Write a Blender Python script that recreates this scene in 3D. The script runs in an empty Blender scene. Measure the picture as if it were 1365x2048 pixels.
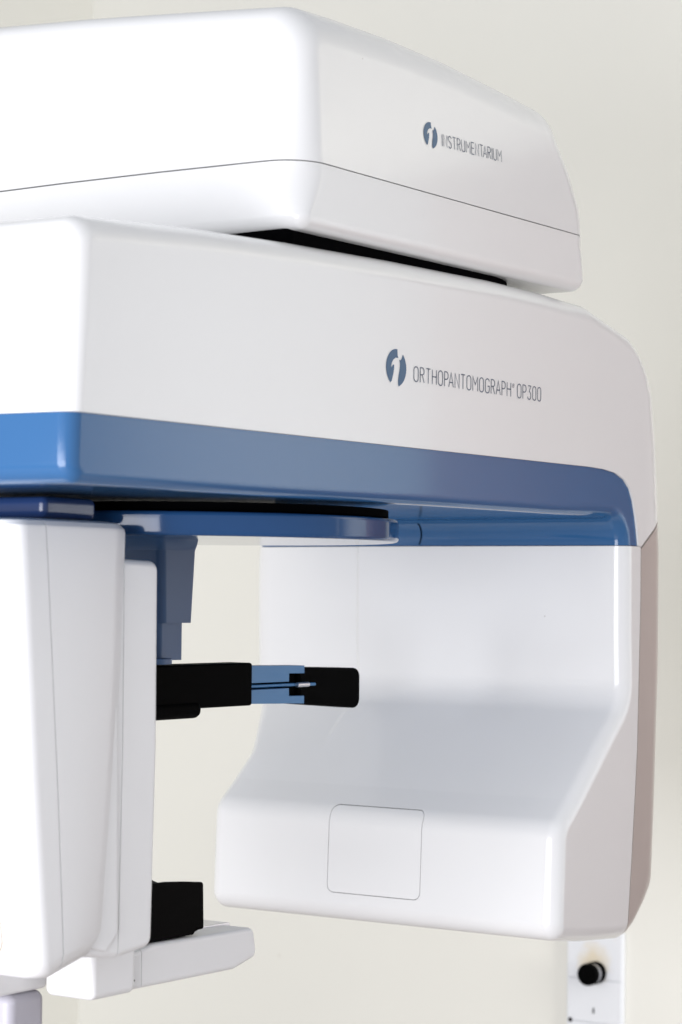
import bpy, bmesh, math
from math import radians as rad, sin, cos, pi
from mathutils import Vector, Matrix
from mathutils.geometry import tessellate_polygon

S = bpy.context.scene
COL = S.collection

# ------------------------------------------------------------------ camera
def make_camera():
    yaw, pitch, roll = rad(34.03), rad(1.992), rad(.624)
    d = Vector((-sin(yaw)*cos(pitch), cos(yaw)*cos(pitch), sin(pitch)))
    r0 = Vector((cos(yaw), sin(yaw), 0)); u0 = r0.cross(d)
    r = cos(roll)*r0 + sin(roll)*u0; u = -sin(roll)*r0 + cos(roll)*u0
    cd = bpy.data.cameras.new("camera"); co = bpy.data.objects.new("camera", cd)
    COL.objects.link(co)
    m = Matrix((r, u, -d)).transposed().to_4x4(); m.translation = Vector((1.5082, -1.7542, -.0037))
    co.matrix_world = m
    cd.sensor_fit = 'VERTICAL'; cd.sensor_height = 36; cd.sensor_width = 24
    cd.lens = 4657*36/2048
    cd.clip_start = .05; cd.clip_end = 100
    cd.dof.use_dof = True; cd.dof.focus_distance = 2.95; cd.dof.aperture_fstop = 6.0
    S.camera = co
make_camera()

# ------------------------------------------------------------------ light
S.view_settings.view_transform = 'Standard'; S.view_settings.look = 'None'
S.view_settings.exposure = 0.19; S.view_settings.gamma = 1.0
W = bpy.data.worlds.new("World"); S.world = W; W.use_nodes = True
bg = W.node_tree.nodes['Background']; bg.inputs[0].default_value = (.93, .95, 1, 1); bg.inputs[1].default_value = .58

def area(name, loc, target, sx, sy, power, col):
    l = bpy.data.lights.new(name, 'AREA'); l.shape = 'RECTANGLE'; l.size = sx; l.size_y = sy
    l.energy = power; l.color = col
    o = bpy.data.objects.new(name, l); COL.objects.link(o)
    o.location = loc
    o.rotation_euler = (Vector(target)-Vector(loc)).to_track_quat('-Z', 'Y').to_euler()
    return o
area("window_light", (-.15, -2.8, -.4), (-.25, 1.2, -.1), 3.2, 1.5, 146, (.95, .955, 1))
area("wall_fill", (1.55, 1.75, .1), (1.25, 2.7, .1), .9, 1.8, 76, (1, .985, .95))  # added fill with no visible source, brightens the back wall

# ------------------------------------------------------------------ materials
def mat(name, base, rough=.3, coat=0, spec=.5, bump=0, bscale=300, mottle=.02, mscale=6, metal=0, rvar=.06):
    m = bpy.data.materials.new(name); m.use_nodes = True
    nt = m.node_tree; N = nt.nodes; L = nt.links; p = N['Principled BSDF']
    p.inputs['Roughness'].default_value = rough; p.inputs['Metallic'].default_value = metal
    p.inputs['Specular IOR Level'].default_value = spec
    p.inputs['Coat Weight'].default_value = coat; p.inputs['Coat Roughness'].default_value = .06
    tc = N.new('ShaderNodeTexCoord')
    n = N.new('ShaderNodeTexNoise'); n.inputs['Scale'].default_value = mscale; n.inputs['Detail'].default_value = 6
    L.new(tc.outputs['Object'], n.inputs['Vector'])
    mx = N.new('ShaderNodeMix'); mx.data_type = 'RGBA'
    mx.inputs[6].default_value = (*[c*(1-mottle) for c in base], 1)
    mx.inputs[7].default_value = (*[min(1, c*(1+mottle)) for c in base], 1)
    L.new(n.outputs['Fac'], mx.inputs[0]); L.new(mx.outputs[2], p.inputs['Base Color'])
    mr = N.new('ShaderNodeMapRange'); mr.inputs[3].default_value = max(.02, rough-rvar); mr.inputs[4].default_value = rough+rvar
    L.new(n.outputs['Fac'], mr.inputs[0]); L.new(mr.outputs[0], p.inputs['Roughness'])
    if bump:
        b = N.new('ShaderNodeTexNoise'); b.inputs['Scale'].default_value = bscale; b.inputs['Detail'].default_value = 4
        L.new(tc.outputs['Object'], b.inputs['Vector'])
        bp = N.new('ShaderNodeBump'); bp.inputs['Strength'].default_value = bump; bp.inputs['Distance'].default_value = .001
        L.new(b.outputs['Fac'], bp.inputs['Height']); L.new(bp.outputs[0], p.inputs['Normal'])
    return m
WHITE = mat('white_gloss_plastic', (.80, .80, .798), .24, coat=.28, bump=.04, bscale=220, mottle=.012, rvar=.03)
WHITE2 = mat('white_satin_plastic', (.78, .78, .785), .34, bump=.05, bscale=400, mottle=.015)
BLUE = mat('blue_gloss_plastic', (.033, .115, .27), .10, coat=.08, spec=.38, bump=.03, bscale=200, mottle=.03, rvar=.02)
BLUE2 = mat('blue_satin_plastic', (.028, .08, .19), .38, mottle=.04)
NAVY = mat('dark_blue_plastic', (.02, .045, .14), .2, mottle=.05)
BLACK = mat('black_matte_rubber', (.001, .001, .001), .6, spec=.02, mottle=.1)
DARKGAP = mat('black_gap_and_bearing', (.001, .001, .0015), .8, spec=.02)  # bearing and seams; also stands in for shade under the tray
DISC = mat('deep_blue_gloss_plastic', (.016, .062, .17), .08, coat=0, spec=.33, mottle=.05, rvar=.02)
GROOVE = mat('grey_seam_filler', (.56, .56, .59), .5)
METAL = mat('brushed_steel', (.6, .6, .62), .3, metal=1)
BLUE3 = mat('light_blue_plastic', (.055, .20, .42), .4, mottle=.04)
RUBBER = mat('black_chin_rubber', (.001, .001, .001), .55, spec=.03, bump=.2, bscale=500)
INKB = mat('blue_print', (.03, .105, .21), .4)
INKG = mat('grey_print', (.12, .15, .2), .4)
WALL = mat('cream_wall_paint', (.685, .677, .625), .6, bump=.25, bscale=160, mottle=.025, mscale=2.2)
WOOD = mat('brown_wood_panel', (.12, .06, .05), .4, mottle=.25, mscale=9)
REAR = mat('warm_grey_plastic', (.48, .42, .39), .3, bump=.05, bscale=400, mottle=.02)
FLOOR = mat('beige_floor', (.46, .42, .40), .4, mottle=.2, mscale=5)
PLATE = mat('white_socket_plastic', (.66, .675, .70), .3, mottle=.015)

def specks(m, scale, size, col, amount, keep=.35):
    """sparse small handling marks and specks of dirt"""
    nt = m.node_tree; N = nt.nodes; L = nt.links; p = N['Principled BSDF']
    src = p.inputs['Base Color'].links[0].from_socket
    tc = N.new('ShaderNodeTexCoord'); v = N.new('ShaderNodeTexVoronoi'); v.inputs['Scale'].default_value = scale
    w = N.new('ShaderNodeTexNoise'); w.inputs['Scale'].default_value = scale*1.3
    ad = N.new('ShaderNodeMix'); ad.data_type = 'RGBA'; ad.inputs[0].default_value = .03
    L.new(tc.outputs['Object'], w.inputs['Vector']); L.new(tc.outputs['Object'], ad.inputs[6]); L.new(w.outputs['Color'], ad.inputs[7])
    L.new(ad.outputs[2], v.inputs['Vector'])
    lt = N.new('ShaderNodeMapRange'); lt.inputs[1].default_value = size*.5; lt.inputs[2].default_value = size
    lt.inputs[3].default_value = amount; lt.inputs[4].default_value = 0; L.new(v.outputs['Distance'], lt.inputs[0])
    sep = N.new('ShaderNodeSeparateColor'); L.new(v.outputs['Color'], sep.inputs[0])
    g_ = N.new('ShaderNodeMath'); g_.operation = 'LESS_THAN'; g_.inputs[1].default_value = keep; L.new(sep.outputs[0], g_.inputs[0])
    mu = N.new('ShaderNodeMath'); mu.operation = 'MULTIPLY'; L.new(lt.outputs[0], mu.inputs[0]); L.new(g_.outputs[0], mu.inputs[1])
    mx = N.new('ShaderNodeMix'); mx.data_type = 'RGBA'; mx.inputs[7].default_value = (*col, 1)
    L.new(mu.outputs[0], mx.inputs[0]); L.new(src, mx.inputs[6]); L.new(mx.outputs[2], p.inputs['Base Color'])
specks(WHITE, 7, .045, (.5, .5, .5), .35, .5)
specks(WHITE2, 8, .05, (.5, .5, .5), .35, .4)
specks(WHITE, 26, .035, (.35, .3, .27), .5, .12)
specks(WALL, 6, .03, (.5, .46, .40), .3, .4)

def wall_stains(m):
    """aged yellow dirt round the knob: a stain with a shape of its own"""
    nt = m.node_tree; N = nt.nodes; L = nt.links; p = N['Principled BSDF']
    src = p.inputs['Base Color'].links[0].from_socket
    g = N.new('ShaderNodeNewGeometry'); s = N.new('ShaderNodeVectorMath'); s.operation = 'DISTANCE'
    s.inputs[1].default_value = (-0.6185, 2.2931, -0.7133); L.new(g.outputs['Position'], s.inputs[0])
    r = N.new('ShaderNodeMapRange'); r.inputs[1].default_value = .016; r.inputs[2].default_value = .045
    r.inputs[3].default_value = .75; r.inputs[4].default_value = 0
    nz = N.new('ShaderNodeTexNoise'); nz.inputs['Scale'].default_value = 60; L.new(g.outputs['Position'], nz.inputs['Vector'])
    a = N.new('ShaderNodeMath'); a.operation = 'MULTIPLY_ADD'; a.inputs[1].default_value = .03
    L.new(nz.outputs['Fac'], a.inputs[0]); L.new(s.outputs['Value'], a.inputs[2])
    sub = N.new('ShaderNodeMath'); sub.operation = 'SUBTRACT'; sub.inputs[1].default_value = .013
    L.new(a.outputs[0], sub.inputs[0]); L.new(sub.outputs[0], r.inputs[0])
    mx = N.new('ShaderNodeMix'); mx.data_type = 'RGBA'; mx.inputs[7].default_value = (.62, .52, .34, 1)
    L.new(r.outputs[0], mx.inputs[0]); L.new(src, mx.inputs[6]); L.new(mx.outputs[2], p.inputs['Base Color'])
wall_stains(PLATE)

# ------------------------------------------------------------------ mesh helpers
def obj(name, me, m=None, parent=None):
    o = bpy.data.objects.new(name, me); COL.objects.link(o)
    if m: me.materials.clear(); me.materials.append(m)
    if parent: o.parent = parent
    return o
def empty(name, loc):
    o = bpy.data.objects.new(name, None); COL.objects.link(o); o.location = loc; o.empty_display_size = .05
    return o
def hang(o, parent):
    """parent without moving (parents are plain translated empties or meshes at the origin)"""
    o.parent = parent
    if parent.type == 'EMPTY': o.matrix_parent_inverse = Matrix.Translation(-parent.location)
    return o
def fillet(pts, seg=9):
    """pts: (a, b, radius) closed polygon -> dense outline with rounded corners"""
    out = []; n = len(pts)
    for i, p in enumerate(pts):
        r = p[2] if len(p) > 2 else 0
        P = Vector(p[:2]); A = Vector(pts[i-1][:2]); B = Vector(pts[(i+1) % n][:2])
        if r <= 0: out.append(P); continue
        a = (A-P); b = (B-P); la, lb = a.length, b.length; a.normalize(); b.normalize()
        ang = a.angle(b)
        if ang > pi-.02: out.append(P); continue
        t = min(r/math.tan(ang/2), la*.49, lb*.49); rr = t*math.tan(ang/2)
        c = P + (a+b).normalized()*(rr/sin(ang/2))
        s, e = P+a*t, P+b*t
        v0, v1 = s-c, e-c; tot = v0.angle(v1)
        sign = 1 if v0.x*v1.y-v0.y*v1.x > 0 else -1
        for k in range(seg+1):
            th = sign*tot*k/seg
            out.append(c+Vector((v0.x*cos(th)-v0.y*sin(th), v0.x*sin(th)+v0.y*cos(th))))
    res = []
    for p in out:
        if not res or (p-res[-1]).length > 1e-5: res.append(p)
    if (res[0]-res[-1]).length < 1e-5: res.pop()
    return res
def inset(pts, d):
    n = len(pts); area_ = sum(pts[i-1].x*pts[i].y-pts[i].x*pts[i-1].y for i in range(n)); sg = 1 if area_ > 0 else -1
    out = []
    for i in range(n):
        e1 = (pts[i]-pts[i-1]).normalized(); e2 = (pts[(i+1) % n]-pts[i]).normalized()
        n1 = Vector((-e1.y, e1.x))*sg; n2 = Vector((-e2.y, e2.x))*sg
        m = (n1+n2).normalized(); out.append(pts[i]+m*(d/max(.4, m.dot(n1))))
    return out
def prism_bm(pts, xs, deform=None, weight=None, axis='X'):
    """outline (a,b) swept through stations xs. axis X: (x,a,b); Y: (a,y,b); Z: (a,b,z)"""
    bm = bmesh.new(); bw = bm.edges.layers.float.new('bevel_weight_edge')
    rings = []
    for x in xs:
        ring = []
        for p in pts:
            co = {'X': (x, p[0], p[1]), 'Y': (p[0], x, p[1]), 'Z': (p[0], p[1], x)}[axis]
            if deform: co = deform(*co)
            ring.append(bm.verts.new(co))
        rings.append(ring)
    n = len(pts)
    for a, b in zip(rings, rings[1:]):
        for i in range(n):
            j = (i+1) % n; bm.faces.new((a[i], a[j], b[j], b[i]))
    bm.faces.new(rings[0][::-1]); bm.faces.new(rings[-1])
    for ri, ring in enumerate((rings[0], rings[-1])):
        for i in range(n):
            e = bm.edges.get((ring[i], ring[(i+1) % n]))
            w = 1.0
            if weight:
                m = (Vector(pts[i][:2])+Vector(pts[(i+1) % n][:2]))/2; w = weight(m.x, m.y, ri)
            e[bw] = w
    bmesh.ops.recalc_face_normals(bm, faces=bm.faces[:])
    return bm
def resample(pts, step=.03):
    out = []
    for i, p in enumerate(pts):
        q = pts[(i+1) % len(pts)]; out.append(p); k = int((q-p).length/step)
        for j in range(1, k+1): out.append(p+(q-p)*j/(k+1))
    return out
def rounded_prism(pts, xs, rfun, deform=None, seg=9, scale=1):
    """like prism_bm along X, but with rounded end edges of radius rfun(a, b, end)"""
    n = len(pts)
    area_ = sum(pts[i-1].x*pts[i].y-pts[i].x*pts[i-1].y for i in range(n)); sg = 1 if area_ > 0 else -1
    mit = []
    for i in range(n):
        e1 = (pts[i]-pts[i-1]).normalized(); e2 = (pts[(i+1) % n]-pts[i]).normalized()
        n1 = Vector((-e1.y, e1.x))*sg; n2 = Vector((-e2.y, e2.x))*sg
        m = (n1+n2).normalized(); mit.append(m/max(.4, m.dot(n1)))
    rings = []
    def ends(end):
        rs = []
        for k in range(seg+1):
            th = pi/2*k/seg; rg = []
            for i, p in enumerate(pts):
                r = rfun(p.x, p.y, end)*scale; d = r*(1-cos(th)); e = r*(1-sin(th))
                q = p+mit[i]*d
                rg.append(((xs[0]-e) if end == 0 else (xs[-1]+e), q.x, q.y))
            rs.append(rg)
        return rs
    a = ends(0)[::-1]; b = ends(1)
    rings = a + [[(x, p.x, p.y) for p in pts] for x in xs[1:-1]] + b
    bm = bmesh.new(); R = []
    for ring in rings:
        R.append([bm.verts.new(deform(*co) if deform else co) for co in ring])
    for u, v in zip(R, R[1:]):
        for i in range(n):
            j = (i+1) % n; bm.faces.new((u[i], u[j], v[j], v[i]))
    bm.faces.new(R[0][::-1]); bm.faces.new(R[-1])
    bmesh.ops.recalc_face_normals(bm, faces=bm.faces[:])
    return bm
def mesh_of(bm, name='m'):
    me = bpy.data.meshes.new(name); bm.to_mesh(me); bm.free(); return me
def baked(me, mods):
    """apply modifiers to a mesh: mods = list of (type, dict)"""
    o = bpy.data.objects.new('tmp', me); COL.objects.link(o)
    for t, kw in mods:
        md = o.modifiers.new(t, t)
        for k, v in kw.items(): setattr(md, k, v)
    bpy.context.view_layer.update()
    dg = bpy.context.evaluated_depsgraph_get()
    r = bpy.data.meshes.new_from_object(o.evaluated_get(dg))
    bpy.data.objects.remove(o); return r
def smooth(me, ang=32):
    for p in me.polygons: p.use_smooth = True
    me.set_sharp_from_angle(angle=rad(ang))
    return baked(me, [('WEIGHTED_NORMAL', dict(keep_sharp=True, weight=80))])
def cut(me, region, op='INTERSECT', x0=-1.5, x1=1.5, axis='X'):
    c = bpy.data.objects.new('cutter', mesh_of(prism_bm([Vector(p[:2]) for p in region], [x0, x1], axis=axis))); COL.objects.link(c)
    r = baked(me.copy(), [('BOOLEAN', dict(operation=op, object=c, solver='EXACT', use_self=True))])
    bpy.data.objects.remove(c); return r
BV = dict(limit_method='WEIGHT', use_clamp_overlap=False, segments=8, harden_normals=False)
def solid(name, pts, xs, r, m, parent, axis='X', deform=None, weight=None, seg=6, clamp=True):
    if r and axis == 'X':
        xs = sorted(xs, reverse=True)
        xs = [xs[0]]+[x for x in xs[1:-1] if xs[0]-r*1.05 > x > xs[-1]+r*1.05]+[xs[-1]]
        me = mesh_of(rounded_prism(pts, xs, lambda a, b, e: r, deform, seg=max(2, seg)), name); r = 0
    else: me = mesh_of(prism_bm(pts, xs, deform, weight, axis), name)
    if r: me = baked(me, [('BEVEL', dict(BV, width=r, segments=seg, use_clamp_overlap=clamp))])
    me = smooth(me); me.name = name
    o = obj(name, me, m); hang(o, parent); return o
def rbox(name, x, y, z, r, m, parent, seg=4):
    """box with all edges rounded"""
    rr = min(r, .49*abs(y[1]-y[0]), .49*abs(z[1]-z[0]))
    pts = fillet([(y[0], z[0], rr), (y[1], z[0], rr), (y[1], z[1], rr), (y[0], z[1], rr)], 5)
    return solid(name, pts, list(x), min(rr*.97, .48*abs(x[1]-x[0])), m, parent, seg=seg, clamp=False)
def cyl(name, c, rad_, depth, axis, m, parent, bev=.001, seg=64):
    pts = [Vector((cos(2*pi*k/seg)*rad_, sin(2*pi*k/seg)*rad_)) for k in range(seg)]
    i = 'XYZ'.index(axis)
    ax = {'X': (1, 2), 'Y': (0, 2), 'Z': (0, 1)}[axis]
    pp = [Vector((p.x+c[ax[0]], p.y+c[ax[1]])) for p in pts]
    return solid(name, pp, [c[i]-depth/2, c[i]+depth/2], bev, m, parent, axis=axis, clamp=False, seg=3)

# ------------------------------------------------------------------ setting
def quad(name, vs, m):
    me = bpy.data.meshes.new(name); me.from_pydata(vs, [], [tuple(range(len(vs)))]); me.update()
    o = obj(name, me, m); o['kind'] = 'structure'; return o
WX, WY = -1.928, 2.3
quad('wall', [(WX, WY, -1.35), (2.6, WY, -1.35), (2.6, WY, 2.0), (WX, WY, 2.0)], WALL)
quad('side_wall', [(WX, -1.2, -1.35), (WX, WY, -1.35), (WX, WY, 2.0), (WX, -1.2, 2.0)], WALL)
quad('floor', [(-4, -5, -1.35), (5, -5, -1.35), (5, 3, -1.35), (-4, 3, -1.35)], FLOOR)
part_me = mesh_of(prism_bm([Vector((0.20, -1.345)), Vector((.98, -1.345)), Vector((.98, .95)), Vector((.20, .95))], [2.25, 2.295], axis='Y'))
po = obj('wood_reflection_panel', part_me, WOOD); po['kind'] = 'structure'  # unseen panel, added to give the glossy side a brown reflection
part_me = mesh_of(prism_bm([Vector((.985, -1.345)), Vector((2.3, -1.345)), Vector((2.3, .95)), Vector((.985, .95))], [2.262, 2.295], axis='Y'))
po = obj('grey_reflection_panel', part_me, mat('grey_panel', (.20, .21, .22), .5, mottle=.06)); po['kind'] = 'structure'  # unseen panel, added to dull the bright wall mirrored in the side


# ------------------------------------------------------------------ the machine
M = empty('dental_x_ray_machine', (-.28, .6, -.55))
M['label'] = 'white and blue dental x-ray machine with overhanging arm in front of the cream wall'
M['category'] = 'x-ray machine'

# ---- arm + column body, one C-shaped outline in (Y, Z)
body_pts = fillet([
    (0.0, .10, .024), (0.35, .1005, 0), (0.70, .103, 0), (1.198, .104, .034),          # nose bottom, underside, inner corner
    (1.200, -.06, 0), (1.204, -.150, .060), (1.054, -.281, .09), (1.010, -.316, .040), (1.004, -.467, .026),   # column front, slope, lower block
    (1.10, -.479, 0), (1.206, -.487, 0), (1.222, -.4835, 0), (1.328, -.452, .068),
    (1.338, -.32, 0), (1.350, -.10, 0), (1.350, .06, 0), (1.336, .22, 0), (1.315, .335, .075),
    (1.215, .368, .12), (1.09, .398, 0), (.97, .403, 0), (.84, .404, 0), (.72, .402, 0), (.60, .400, 0), (.39, .394, 0), (.205, .386, 0),
    (.002, .372, .032)], 9)
body_pts = resample(body_pts)
XS = [0, -.07, -.16, -.28, -.38, -.450, -.4545, -.458, -.462, -.53, -.585]
def body_def(x, y, z):
    if x < -.44 and z < .10 and y > 1.0:
        k = min(1, max(0, (.10-z)/.03))*min(1, max(0, (z+.245)/.11))
        x2 = x
        if x < -.465: x2 = x - .075*k*((-x-.465)/.105)
        if y < 1.23: y += k*(.15*max(0, -x-.452) + .005*sst(.452, .460, -x))
        x = x2
    if y < .08 and z > .05: y += .012*(((x+.28)/.28)**2-1)*(1-max(0, y)/.08)   # gently bowed nose
    return (x, y, z)
def sst(a, b, v):
    t = max(0, min(1, (v-a)/(b-a))); return t*t*(3-2*t)
def wt(y, z, ri):
    if ri == 1: return .022
    w = .36 + .10*sst(.2, .33, z)*(1-sst(1.0, 1.2, y)) - .08*(1-sst(1.0, 1.15, y))*sst(.0, .08, z)*(1-sst(.11, .25, z))
    return .06*(w + (1-w)*sst(1.22, 1.31, y))
body = mesh_of(rounded_prism(body_pts, XS, wt, body_def))
trim_pts = inset(body_pts, .0022)
XS2 = [x-.0022 for x in XS[:-1]]+[XS[-1]+.0022]
trim = mesh_of(rounded_prism(trim_pts, XS2, wt, body_def, scale=.90))
curve = [(1.085, .1735), (1.13, .1725), (1.165, .169), (1.192, .161), (1.210, .149), (1.221, .132), (1.229, .11), (1.2345, .09), (1.239, .068)]
g = .0002
shell_reg = [(-.2, .1736), (.6, .1736)]+[(a+g, b+g) for a, b in curve]+[(1.2475, .0668), (1.45, .199), (1.45, .6), (-.2, .6)]
trim_reg = [(-.2, .1732)]+curve+[(.9, .0682), (-.2, .0682)]
seamv = [(1.2475, .0655), (1.2475, -.01), (1.240, -.222), (1.226, -.363), (1.2125, -.481), (1.209, -.52)]
col_reg = [(-.2, .0672), (1.2398, .0672)]+[(a-.0009, b) for a, b in seamv]+[(-.2, -.52)]
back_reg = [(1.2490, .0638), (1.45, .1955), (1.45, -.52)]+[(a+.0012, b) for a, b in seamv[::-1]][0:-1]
def rr(cx, cz, hx, hz, r, seg=7):
    return fillet([(cx-hx, cz-hz, r), (cx+hx, cz-hz, r), (cx+hx, cz+hz, r), (cx-hx, cz+hz, r)], seg)
panel_in, panel_out = rr(-.2945, -.368, .0775, .0612, .010), rr(-.2945, -.368, .0784, .0621, .0109)
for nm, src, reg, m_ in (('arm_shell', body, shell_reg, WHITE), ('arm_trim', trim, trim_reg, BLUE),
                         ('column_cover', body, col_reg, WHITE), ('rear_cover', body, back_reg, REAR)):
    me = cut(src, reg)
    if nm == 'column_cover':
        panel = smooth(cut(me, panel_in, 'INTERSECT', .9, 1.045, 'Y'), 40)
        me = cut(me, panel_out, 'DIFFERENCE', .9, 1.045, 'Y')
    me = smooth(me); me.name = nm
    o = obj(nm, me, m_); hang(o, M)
    if nm == 'arm_trim': o['label'] = 'glossy blue lower band and underside of the arm'; TRIM = o
    if nm == 'arm_shell': ARM = o
    if nm == 'column_cover': COLUMN = o; hang(obj('access_panel', panel, WHITE), COLUMN)
# dark core seen in the seams
core = solid('inner_frame', [Vector(p) for p in [(.03, .13), (1.22, .13), (1.22, .30), (.03, .34)]], [-.035, -.53], 0, DARKGAP, M)

# access panel on the lower block
# thin seam that crosses the blue inner corner
tp = [p for p in trim_pts if p.y < .104 and p.y > .0675 and 1.10 < p.x < 1.21]
tp = sorted(tp, key=lambda p: p.x-p.y)
bm = bmesh.new(); prev = None
for k, p in enumerate(tp):
    xx = -.335-.012*(k/len(tp))**2; q = Vector((p.x-.0006, p.y-.0006))
    cur = (bm.verts.new((xx, q.x, q.y)), bm.verts.new((xx-.0022, q.x, q.y)))
    if prev: bm.faces.new((prev[0], prev[1], cur[1], cur[0]))
    prev = cur
seam = obj('underside_seam', mesh_of(bm, 'underside_seam'), DARKGAP); hang(seam, TRIM)

# ---- upper head
up_pts = fillet([(.392, .490, 0), (.392, .673, .054), (.5, .677, 0), (.622, .678, 0), (.755, .674, 0), (.898, .664, .06),
                 (1.006, .655, .06), (1.062, .585, .06), (1.089, .536, 0), (1.097, .490, 0)], 8)
UX = [0, -.08, -.2, -.35, -.56]
def up_def(x, y, z):
    if z > .49:
        k = (z-.49)/.17
        z += (-x)*.070*min(1, k)
        x = x - .010*k*(1+(x/.28)) if x > -.28 else x + .01*k
    if y < .5: y += .010*((x+.28)/.28)**2-.010
    return (x, y, z)
def up_w(y, z, ri):
    if z < .4901: return 0
    return 1
up_pts = resample(up_pts)
def up_r(y, z, e): return .046
def tray_r(y, z, e): return .016+.028*max(0, min(1, (z-.425)/.04))
def open_prism(pts, xs, rf, deform, flat, up):
    """rounded vertical ends, but the outline is left unrounded along the flat seam side (z = flat): corners are carried straight"""
    n = len(pts)
    # extend the seam side past the seam, build rounded, cut flat again
    ext = [Vector((p.x, flat+(.06 if up else -.06))) if abs(p.y-flat) < 1e-4 else p for p in pts]
    return mesh_of(rounded_prism(ext, xs, rf, deform, seg=8))
upb = open_prism(up_pts, UX, up_r, up_def, .490, False)
upb = cut(upb, [(0, .490), (2, .490), (2, 1), (0, 1)])
UP = obj('top_cover', smooth(upb), WHITE); hang(UP, M)
tray_pts = fillet([(.394, .4888, 0), (.396, .450, 0), (.400, .411, .018), (1.075, .413, .024), (1.091, .455, 0), (1.0965, .4888, 0)], 7)
def tr_def(x, y, z):
    if y < .5: y += .010*((x+.28)/.28)**2-.010
    return (x, y, z)
def tr_w(y, z, ri): return 0 if z > .4879 else 1
tray_pts = resample(tray_pts)
trb = open_prism(tray_pts, [-.0012]+UX[1:-1]+[-.5585], tray_r, tr_def, .4888, True)
trb = cut(trb, [(0, .4888), (2, .4888), (2, 0), (0, 0)])
TR = obj('carriage_tray', smooth(trb), WHITE); hang(TR, M)
solid('carriage_core', fillet([(.44, .47), (1.04, .47), (1.04, .51), (.44, .51)]), [-.035, -.53], 0, DARKGAP, TR)
solid('gap_shade_slab', fillet([(-.53, .405, .01), (-.026, .405, .01), (-.026, 1.02, .16), (-.53, 1.02, .16)], 12), [.36, .4125], 0, DARKGAP, M, axis='Z')  # black slab widened to stand in for shade between tray and arm

# ---- printed marks
def strip(bm, pts, w, x):
    """flat ribbon along a polyline in the (Y,Z) plane at X=x; w = width or list of widths"""
    n = len(pts); ws = w if isinstance(w, list) else [w]*n; L = []; Rr = []
    for i in range(n):
        a = Vector(pts[max(0, i-1)]); b = Vector(pts[min(n-1, i+1)]); t = (b-a)
        if t.length < 1e-9: t = Vector((1, 0))
        t.normalize(); nn = Vector((-t.y, t.x)); p = Vector(pts[i]); h = ws[i]/2
        if 0 < i < n-1:
            e1 = (p-Vector(pts[i-1])).normalized(); e2 = (Vector(pts[i+1])-p).normalized()
            nn = (Vector((-e1.y, e1.x))+Vector((-e2.y, e2.x)))
            nn = nn.normalized() if nn.length > .3 else Vector((-e1.y, e1.x))
            h = h/max(.55, nn.dot(Vector((-e1.y, e1.x))))
        L.append(bm.verts.new((x, *(p+nn*h)))); Rr.append(bm.verts.new((x, *(p-nn*h))))
    for i in range(n-1): bm.faces.new((L[i], Rr[i], Rr[i+1], L[i+1]))
def arcp(cx, cy, rx, ry, a0, a1, n=9):
    return [(cx+rx*cos(rad(a0+(a1-a0)*k/n)), cy+ry*sin(rad(a0+(a1-a0)*k/n))) for k in range(n+1)]
def oval(w): 
    h = w/2; return [(0+0, .5)]+[] if 0 else arcp(h, 1-h, h, h, 180, 0)+arcp(h, h, h, h, 0, -180)+[(0, 1-h), (0.0, 1-h+.01)]
GL = {   # letters on a unit-height cell: width, strokes
 'I': (.0, [[(0, 0), (0, 1)]]),
 'N': (.46, [[(0, 0), (0, 1), (.46, 0), (.46, 1)]]),
 'S': (.42, [[(.42, .82)]+arcp(.21, .77, .21, .23, 20, 230, 8)+arcp(.21, .25, .21, .25, 50, -160, 9)]),
 'T': (.44, [[(0, 1), (.44, 1)], [(.22, 0), (.22, 1)]]),
 'R': (.42, [[(0, 0), (0, 1), (.2, 1)]+arcp(.2, .76, .21, .24, 80, -90, 7)+[(0, .52)], [(.2, .52), (.42, 0)]]),
 'U': (.44, [[(0, 1)]+arcp(.22, .22, .22, .22, 180, 360, 8)+[(.44, 1)]]),
 'M': (.56, [[(0, 0), (0, 1), (.28, .45), (.56, 1), (.56, 0)]]),
 'E': (.38, [[(.38, 1), (0, 1), (0, 0), (.38, 0)], [(0, .52), (.34, .52)]]),
 'A': (.50, [[(0, 0), (.25, 1), (.5, 0)], [(.09, .32), (.41, .32)]]),
 'O': (.46, [oval(.46)]),
 '0': (.40, [oval(.40)]),
 'H': (.44, [[(0, 0), (0, 1)], [(.44, 0), (.44, 1)], [(0, .52), (.44, .52)]]),
 'P': (.40, [[(0, 0), (0, 1), (.2, 1)]+arcp(.19, .74, .21, .26, 80, -90, 7)+[(0, .48)]]),
 'G': (.46, [arcp(.23, .77, .23, .23, 15, 180, 8)+arcp(.23, .23, .23, .23, 180, 360, 8)+[(.46, .48), (.26, .48)]]),
 '3': (.38, [[(.02, 1), (.36, 1), (.16, .58)]+arcp(.16, .29, .21, .29, 80, -160, 9)]),
}
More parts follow.
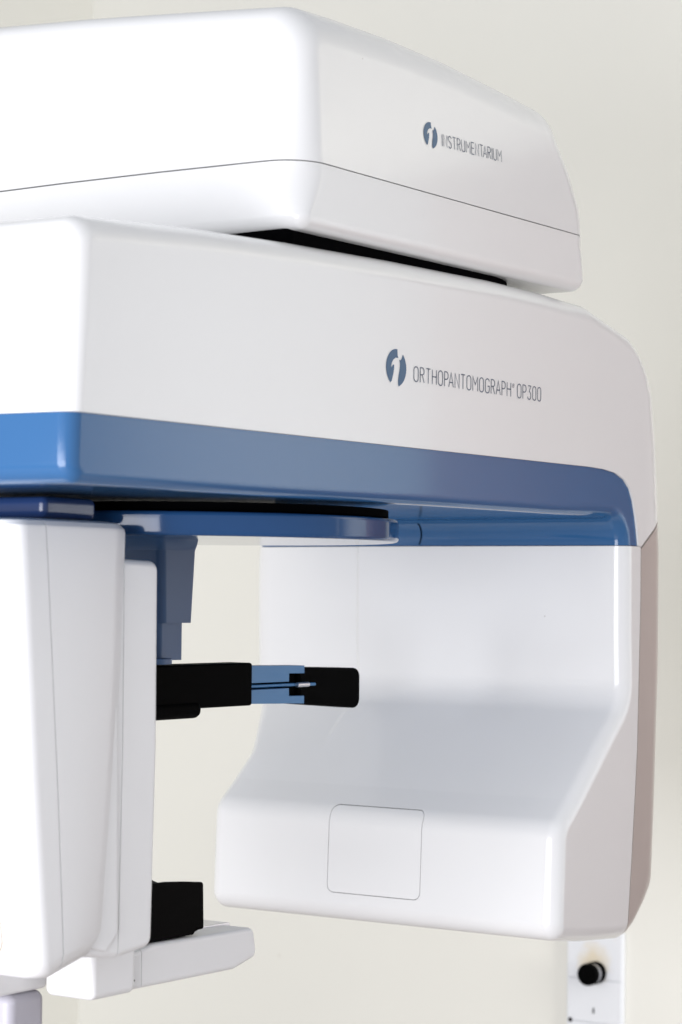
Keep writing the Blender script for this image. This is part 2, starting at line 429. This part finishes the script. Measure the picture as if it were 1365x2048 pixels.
def lettering(name, text, y0, y1, z0, z1, h, sw, x, m, parent, label):
    gap = .21; tot = 0; lay = []; prev_ = ''
    for ch in text:
        if ch == ' ': tot += .28; continue
        if ch == '®':
            lay.append((ch, tot-.04)); tot += .30; continue
        pair = prev_+ch
        tot -= {'TA': .16, 'PA': .14, 'AN': .03, 'RA': .05, 'AR': .03, 'AP': .03}.get(pair, 0)
        lay.append((ch, tot)); tot += GL[ch][0]+gap; prev_ = ch
    tot -= gap; sc = (y1-y0)/tot
    bm = bmesh.new()
    for k, (ch, o) in enumerate(lay):
        yy = y0+o*sc; zz = z0+(z1-z0)*o/tot
        if ch == '®':
            strip(bm, [(yy+.0026+a, zz+h*.82+b) for a, b in arcp(0, 0, .0026, .0026, 0, 360, 14)], .0005, x)
            strip(bm, [(yy+.0018+a*.0035, zz+h*.82-.0014+b*.0030) for a, b in GL['R'][1][0]], .0005, x)
            strip(bm, [(yy+.0018+a*.0035, zz+h*.82-.0014+b*.0030) for a, b in GL['R'][1][1]], .0005, x)
            continue
        for st in GL[ch][1]:
            strip(bm, [(yy+a*sc, zz+b*h) for a, b in st], sw, x+.00002*(k % 2))
    o = obj(name, mesh_of(bm, name), m); hang(o, parent); o['label'] = label; return o
def emblem(cy, cz, r, x, parent):
    """round blue mark; the letter i is the bare shell showing through, so the disc is built as two blue pieces"""
    u = lambda a, b: (x, cy-r+2*r*a, cz+r-2*r*b)
    def circ(a0, a1, n=26):   # clockwise from top, degrees
        return [(.5+.5*sin(rad(a0+(a1-a0)*k/n)), .5-.5*cos(rad(a0+(a1-a0)*k/n))) for k in range(n+1)]
    # left piece: outer arc from the lower stem up over the top to the dot, back along the hook and the stem's left side
    left = circ(214, 366) + [(.555, .09), (.565, .165), (.60, .235), (.53, .232), (.46, .235), (.36, .29), (.285, .375), (.25, .47), (.275, .505), (.335, .43), (.395, .425), (.40, .50), (.375, .62), (.33, .75), (.28, .87)]
    right = circ(40, 156) + [(.655, .985), (.62, .985), (.60, .93), (.595, .84), (.62, .70), (.665, .55), (.685, .43), (.675, .34), (.645, .275), (.70, .285), (.755, .245), (.79, .18)]
    for pts in (left, right):
        bm = bmesh.new(); vs = [bm.verts.new(u(*p)) for p in pts]
        for t in tessellate_polygon([[Vector((p[0], p[1], 0)) for p in pts]]): bm.faces.new([vs[q] for q in t])
        bmesh.ops.recalc_face_normals(bm, faces=bm.faces[:])
        o = obj('emblem_piece', mesh_of(bm, 'emblem_piece'), INKB); hang(o, parent); o['label'] = 'blue half of the round emblem beside its white letter i'
emblem(.594, .2675, .0225, .0004, ARM)
lettering('product_lettering', 'ORTHOPANTOMOGRAPH® OP300', .634, .950, .2545, .2535, .0180, .0015, .0004, INKG, ARM, 'thin grey lettering along the arm')
# the upper head leans in a little: its marks sit on the leaning face
tilt = empty('mark_plane', (0, 0, 0)); bpy.data.objects.remove(tilt)
def on_up(o):
    for v in o.data.vertices:
        v.co.x += -.010*(v.co.z-.49)/.17
emblem(.6735, .5625, .0163, .0006, UP)
for c in UP.children:
    if c.name.startswith('emblem'): on_up(c)
l1 = lettering('maker_lettering', 'INSTRUMENTARIUM', .701, .848, .5535, .5575, .0150, .0012, .0006, INKG, UP, 'thin grey lettering on the top cover')
on_up(l1)

# ---- rotating disc, bearing, hub under the arm
disc = cyl('rotating_disc', (-.285, .545, .0735), .272, .028, 'Z', DISC, M, bev=.005, seg=160)
cyl('disc_bearing', (-.275, .555, .0945), .245, .010, 'Z', DARKGAP, M, bev=.001, seg=128)
rbox('tower_hub', (-.165, -.42), (.15, .24), (.074, .0975), .008, NAVY, M)
# thin arc seam in the blue underside
# ---- head-support post
def quadprism(name, zs, secs, r, m, parent, seg=4):
    """stacked rectangles: secs = (x0,x1,y0,y1) at each z, vertical edges rounded"""
    bm = bmesh.new(); rings = []
    for z, (x0, x1, y0, y1) in zip(zs, secs):
        rings.append([bm.verts.new((p.x, p.y, z)) for p in fillet([(x1, y0, r), (x1, y1, r), (x0, y1, r), (x0, y0, r)], seg)])
    n = len(rings[0])
    for a, b in zip(rings, rings[1:]):
        for i in range(n): bm.faces.new((a[i], a[(i+1) % n], b[(i+1) % n], b[i]))
    bm.faces.new(rings[0]); bm.faces.new(rings[-1])
    bmesh.ops.recalc_face_normals(bm, faces=bm.faces[:])
    o = obj(name, smooth(mesh_of(bm, name)), m); hang(o, parent); return o
POST = quadprism('support_post', [-.0425, .046, .054, .060], [(-.34, -.25, .465, .5285), (-.34, -.25, .462, .5350), (-.345, -.245, .455, .5330), (-.355, -.235, .44, .522)], .010, BLUE2, M)
quadprism('post_sleeve', [-.088, -.0425], [(-.33, -.256, .466, .517), (-.33, -.256, .466, .517)], .008, BLUE2, POST)
cyl('pivot_pin', (-.28, .485, -.092), .0075, .012, 'Z', BLACK, POST)
cyl('support_boss', (-.262, .452, -.0885), .030, .007, 'Z', BLUE2, POST)
HS = rbox('temple_support', (-.262, -.30), (.44, .684), (-.1495, -.0945), .0035, BLACK, M)
HS['label'] = 'black rubber sleeve of the head support'
rbox('locking_knob', (-.258, -.30), (.43, .561), (-.1615, -.140), .010, BLACK, HS)
# blue fork: two prongs, a rod between them and a black pad
fx = (-.266, -.292)
FK = solid('fork_prong', [Vector(p) for p in [(.680, -.0985), (.806, -.1005), (.806, -.1110), (.771, -.1105), (.771, -.1212), (.680, -.1212)]], list(fx), .001, BLUE3, HS, seg=2)
solid('fork_prong', [Vector(p) for p in [(.680, -.1475), (.806, -.1510), (.806, -.1405), (.771, -.1400), (.771, -.1296), (.680, -.1296)]], list(fx), .001, BLUE3, HS, seg=2)
rbox('fork_gap_backing', (-.282, -.2915), (.66, .79), (-.1300, -.1208), .0004, BLACK, HS)  # black backing added to keep the gap between the prongs dark
cyl('fork_rod', (-.271, .742, -.1256), .0021, .13, 'Y', BLUE3, HS, bev=.0003, seg=20)
cyl('rod_clip', (-.2665, .802, -.1258), .0036, .026, 'Y', METAL, HS, bev=.0005, seg=24)
cyl('rod_tip', (-.2665, .823, -.1258), .0022, .016, 'Y', BLUE3, HS, bev=.0008, seg=20)
pad_pts = fillet([(.800, -.1025, .0045), (.947, -.1068, .013), (.947, -.1625, .013), (.800, -.1520, .0045)], 6)
pad = solid('temple_pad', pad_pts, [-.270, -.302], .004, BLACK, HS, clamp=False, seg=4)
rbox('pad_tongue', (-.2765, -.298), (.768, .83), (-.1395, -.1115), .0015, BLACK, HS)

for o in [HS]+list(HS.children):
    for v in o.data.vertices: v.co.y -= .015 if v.co.y > .6 else .0
# ---- tube tower: loft of (X,Y) sections down Z
def tower_section(z):
    def lerp(tab):
        for (z0, v0), (z1, v1) in zip(tab, tab[1:]):
            if z <= z0 and z >= z1: return v0+(v1-v0)*(z0-z)/(z0-z1)
        return tab[-1][1] if z < tab[-1][0] else tab[0][1]
    yf = lerp([(.075, .055), (-.224, .082), (-.41, .102)])
    yr = lerp([(.075, .252), (-.085, .248), (-.178, .242), (-.286, .234), (-.41, .226)])
    yg = lerp([(.075, .218), (-.096, .215), (-.231, .206), (-.41, .189)])
    return yf, yg, yr
bm = bmesh.new(); rings = []
zs = [.0715, .0690, .0640] + [.06-.0225*k for k in range(20)] + [-.394, -.402, -.4090, -.4135, -.4155]
for z in zs:
    yf, yg, yr = tower_section(z)
    top = max(0, z-.060)/.0115; bot = min(1, max(0, -.390-z)/.0256)
    s = .012*(1-math.sqrt(max(0, 1-top*top)))+.020*(1-math.sqrt(max(0, 1-bot*bot)))
    ztop = z
    pts = fillet([(-.12-s, yf+s, .020), (-.12-s, yg, .0), (-.134-s, yr-s, .004), (-.43+s, yr-s, .01), (-.44+s, yf+s, .022)], 7)
    ring = []
    for p in pts:
        zz = z
        w = max(0, min(1, (-z-.20)/.2))
        zz = z + w*max(0, (p.y-.13))*.26 - 0*w
        if z > .06: zz = z
        ring.append(bm.verts.new((p.x, p.y, zz)))
    rings.append(ring)
n = len(rings[0])
for a, b in zip(rings, rings[1:]):
    for i in range(n): bm.faces.new((a[i], a[(i+1) % n], b[(i+1) % n], b[i]))
bm.faces.new(rings[0]); bm.faces.new(rings[-1])
bmesh.ops.recalc_face_normals(bm, faces=bm.faces[:])
tower = mesh_of(bm)
sm = [(.101, .12), (.1025, .072), (.115, -.067), (.129, -.226), (.1425, -.406), (.145, -.45)]
fr = [(a-.0008, b) for a, b in sm]+[(-.2, -.45), (-.2, .12)]
rr_ = [(a+.0008, b) for a, b in sm]+[(.5, -.45), (.5, .12)]
TW = obj('tube_housing', smooth(cut(tower, rr_), 25), WHITE2); hang(TW, M)
TF = obj('housing_front_cover', smooth(cut(tower, fr), 25), WHITE2); hang(TF, TW)
solid('housing_core', fillet([(.085, .05), (.20, .05), (.20, -.37), (.125, -.37)]), [-.14, -.40], 0, DARKGAP, TW)

def on_front(x, y, z):
    return (x, y + (.055+(.075-z)/.299*.027 if z > -.224 else .082+(-.224-z)/.186*.020), z)
solid('housing_front_panel', fillet([(-.395, -.392, .018), (-.168, -.392, .018), (-.185, -.10, 0), (-.198, .045, .012), (-.36, .045, .012), (-.378, -.10, 0)], 7), [-.0010, .004], 0, WHITE2, TW, axis='Y', deform=on_front)
solid('front_panel_gasket', fillet([(-.3965, -.3935, .019), (-.1665, -.3935, .019), (-.1835, -.10, 0), (-.1965, .0465, .012), (-.3615, .0465, .012), (-.3795, -.10, 0)], 7), [-.0003, .004], 0, mat('brown_gasket', (.36, .30, .22), .5), TW, axis='Y', deform=on_front)

# collimator plate behind the tower
pl_pts = fillet([(.17, .033, .010), (.3105, .030, .012), (.3125, -.18, 0), (.3075, -.402, .014), (.245, -.408, .010), (.17, -.398, .010)], 6)
pl = solid('collimator_housing', pl_pts, [-.132, -.36], .008, WHITE2, M, clamp=False)
plm = pl.data
a_ = smooth(cut(plm, [(.10, .2), (.2455, .2), (.2485, -.18), (.2440, -.5), (.10, -.5)]), 25)
b_ = smooth(cut(plm, [(.50, .2), (.2468, .2), (.2498, -.18), (.2453, -.5), (.50, -.5)]), 25)
pl.data = a_; a_.materials.clear(); a_.materials.append(WHITE2)
pe = obj('collimator_edge', b_, WHITE2); hang(pe, pl)
solid('collimator_core', fillet([(.21, .015), (.28, .015), (.28, -.38), (.21, -.38)]), [-.15, -.34], 0, DARKGAP, pl)
# wedge fin between the taper of the tower and the plate
solid('lower_fin', fillet([(.205, -.24, .004), (.236, -.10, .004), (.242, -.38, .004), (.222, -.398, .004), (.19, -.39, .004)], 5), [-.128, -.30], .0035, WHITE2, pl, seg=3)

# ---- chin rest
CH = solid('chin_rest_arm', fillet([(.335, -.424, .008), (.396, -.416, 0), (.594, -.4190, .010), (.602, -.455, .010), (.555, -.466, .01), (.46, -.4655, 0), (.367, -.465, 0), (.335, -.4645, .010)], 6),
           [-.200, -.215, -.285, -.300], .006, WHITE2, M, clamp=False)
chm = CH.data
L1 = smooth(cut(chm, [(.1, -.3), (.3716, -.3), (.3716, -.5), (.1, -.5)]), 28)
R1 = smooth(cut(chm, [(.7, -.3), (.3728, -.3), (.3728, -.5), (.7, -.5)]), 28)
CH.data = R1; R1.materials.clear(); R1.materials.append(WHITE2)
o = obj('chin_rest_bracket', L1, WHITE2); hang(o, CH)
rbox('bracket_block', (-.190, -.262), (.272, .352), (-.4655, -.408), .009, WHITE2, CH)
cyl('screw_hole', (-.1995, .358, -.4535), .0011, .0012, 'X', BLACK, CH, bev=0, seg=12)
solid('scoop', fillet([(.53, -.4235, .002), (.60, -.428, .002), (.596, -.4165, .002), (.52, -.4155, .002)], 4), [-.24, -.31], .001, METAL, CH, seg=2)
def chin_def(x, y, z):
    if z > -.36:
        t = (x+.25)/.045
        z -= .010*max(0, 1-t*t)
    return (x, y, z)
CB = solid('chin_cup', fillet([(.375, -.4155, .003), (.478, -.4155, .003), (.4830, -.4110, .003), (.4985, -.4105, .003), (.4965, -.3530, .005), (.456, -.3485, 0),  (.42, -.3455, 0), (.37, -.3450, .004)], 5),
      [-.205, -.22, -.235, -.25, -.265, -.28, -.297], .003, RUBBER, M, deform=chin_def, clamp=False, seg=3)
# base slab and pillar below the tower
rbox('base_shelf', (-.279, -.50), (.20, .300), (-.4625, -.415), .006, WHITE2, M)
rbox('support_pillar', (-.2795, -.47), (.235, .298), (-1.34, -.4630), .012, mat('grey_painted_steel', (.44, .43, .48), .4), M)

# ------------------------------------------------------------------ wall socket plate with black knob
SP = empty('wall_outlet', (-0.6174, WY, -0.763))
SP['label'] = 'white plastic wall plate with protruding black knob, low on the wall beside the machine'; SP['category'] = 'wall outlet'
def plate(name, x0, x1, z0, z1, y0, y1, m, r=.003):
    return solid(name, fillet([(x0, z0, r), (x1, z0, r), (x1, z1, r), (x0, z1, r)], 4), [y0, y1], .0012, m, SP, axis='Y', clamp=False, seg=3)
plate('back_plate', -0.6787, -0.556, -0.9944, -0.6531, 2.2907, 2.2994, PLATE)
plate('upper_cover', -0.6758, -0.5589, -0.7462, -0.6554, 2.2879, 2.2913, PLATE, .002)
plate('lower_cover', -0.6758, -0.5589, -0.8295, -0.7474, 2.2879, 2.2913, PLATE, .002)
plate('foot_cover', -0.6758, -0.5589, -0.925, -0.8307, 2.2879, 2.2913, PLATE, .002)
cyl('knob_ring', (-0.6127, 2.2803, -0.7324), 0.0214, 0.0162, 'Y', DARKGAP, SP, bev=.001, seg=48)
cyl('knob_neck', (-0.6127, 2.2700, -0.7324), 0.0199, 0.0140, 'Y', METAL, SP, bev=.001, seg=48)
cyl('knob', (-0.6137, 2.2570, -0.7325), 0.0212, 0.0150, 'Y', BLACK, SP, bev=.002, seg=48)
solid('indicator_slot', fillet([(-.6200, -.8125, .001), (-.6170, -.8125, .001), (-.6170, -.8015, .001), (-.6200, -.8015, .001)], 3), [2.2870, 2.2885], 0, DARKGAP, SP, axis='Y')
cyl('cover_screw', (-0.6690, 2.2876, -0.8290), 0.0042, 0.003, 'Y', DARKGAP, SP, bev=.0003, seg=16)
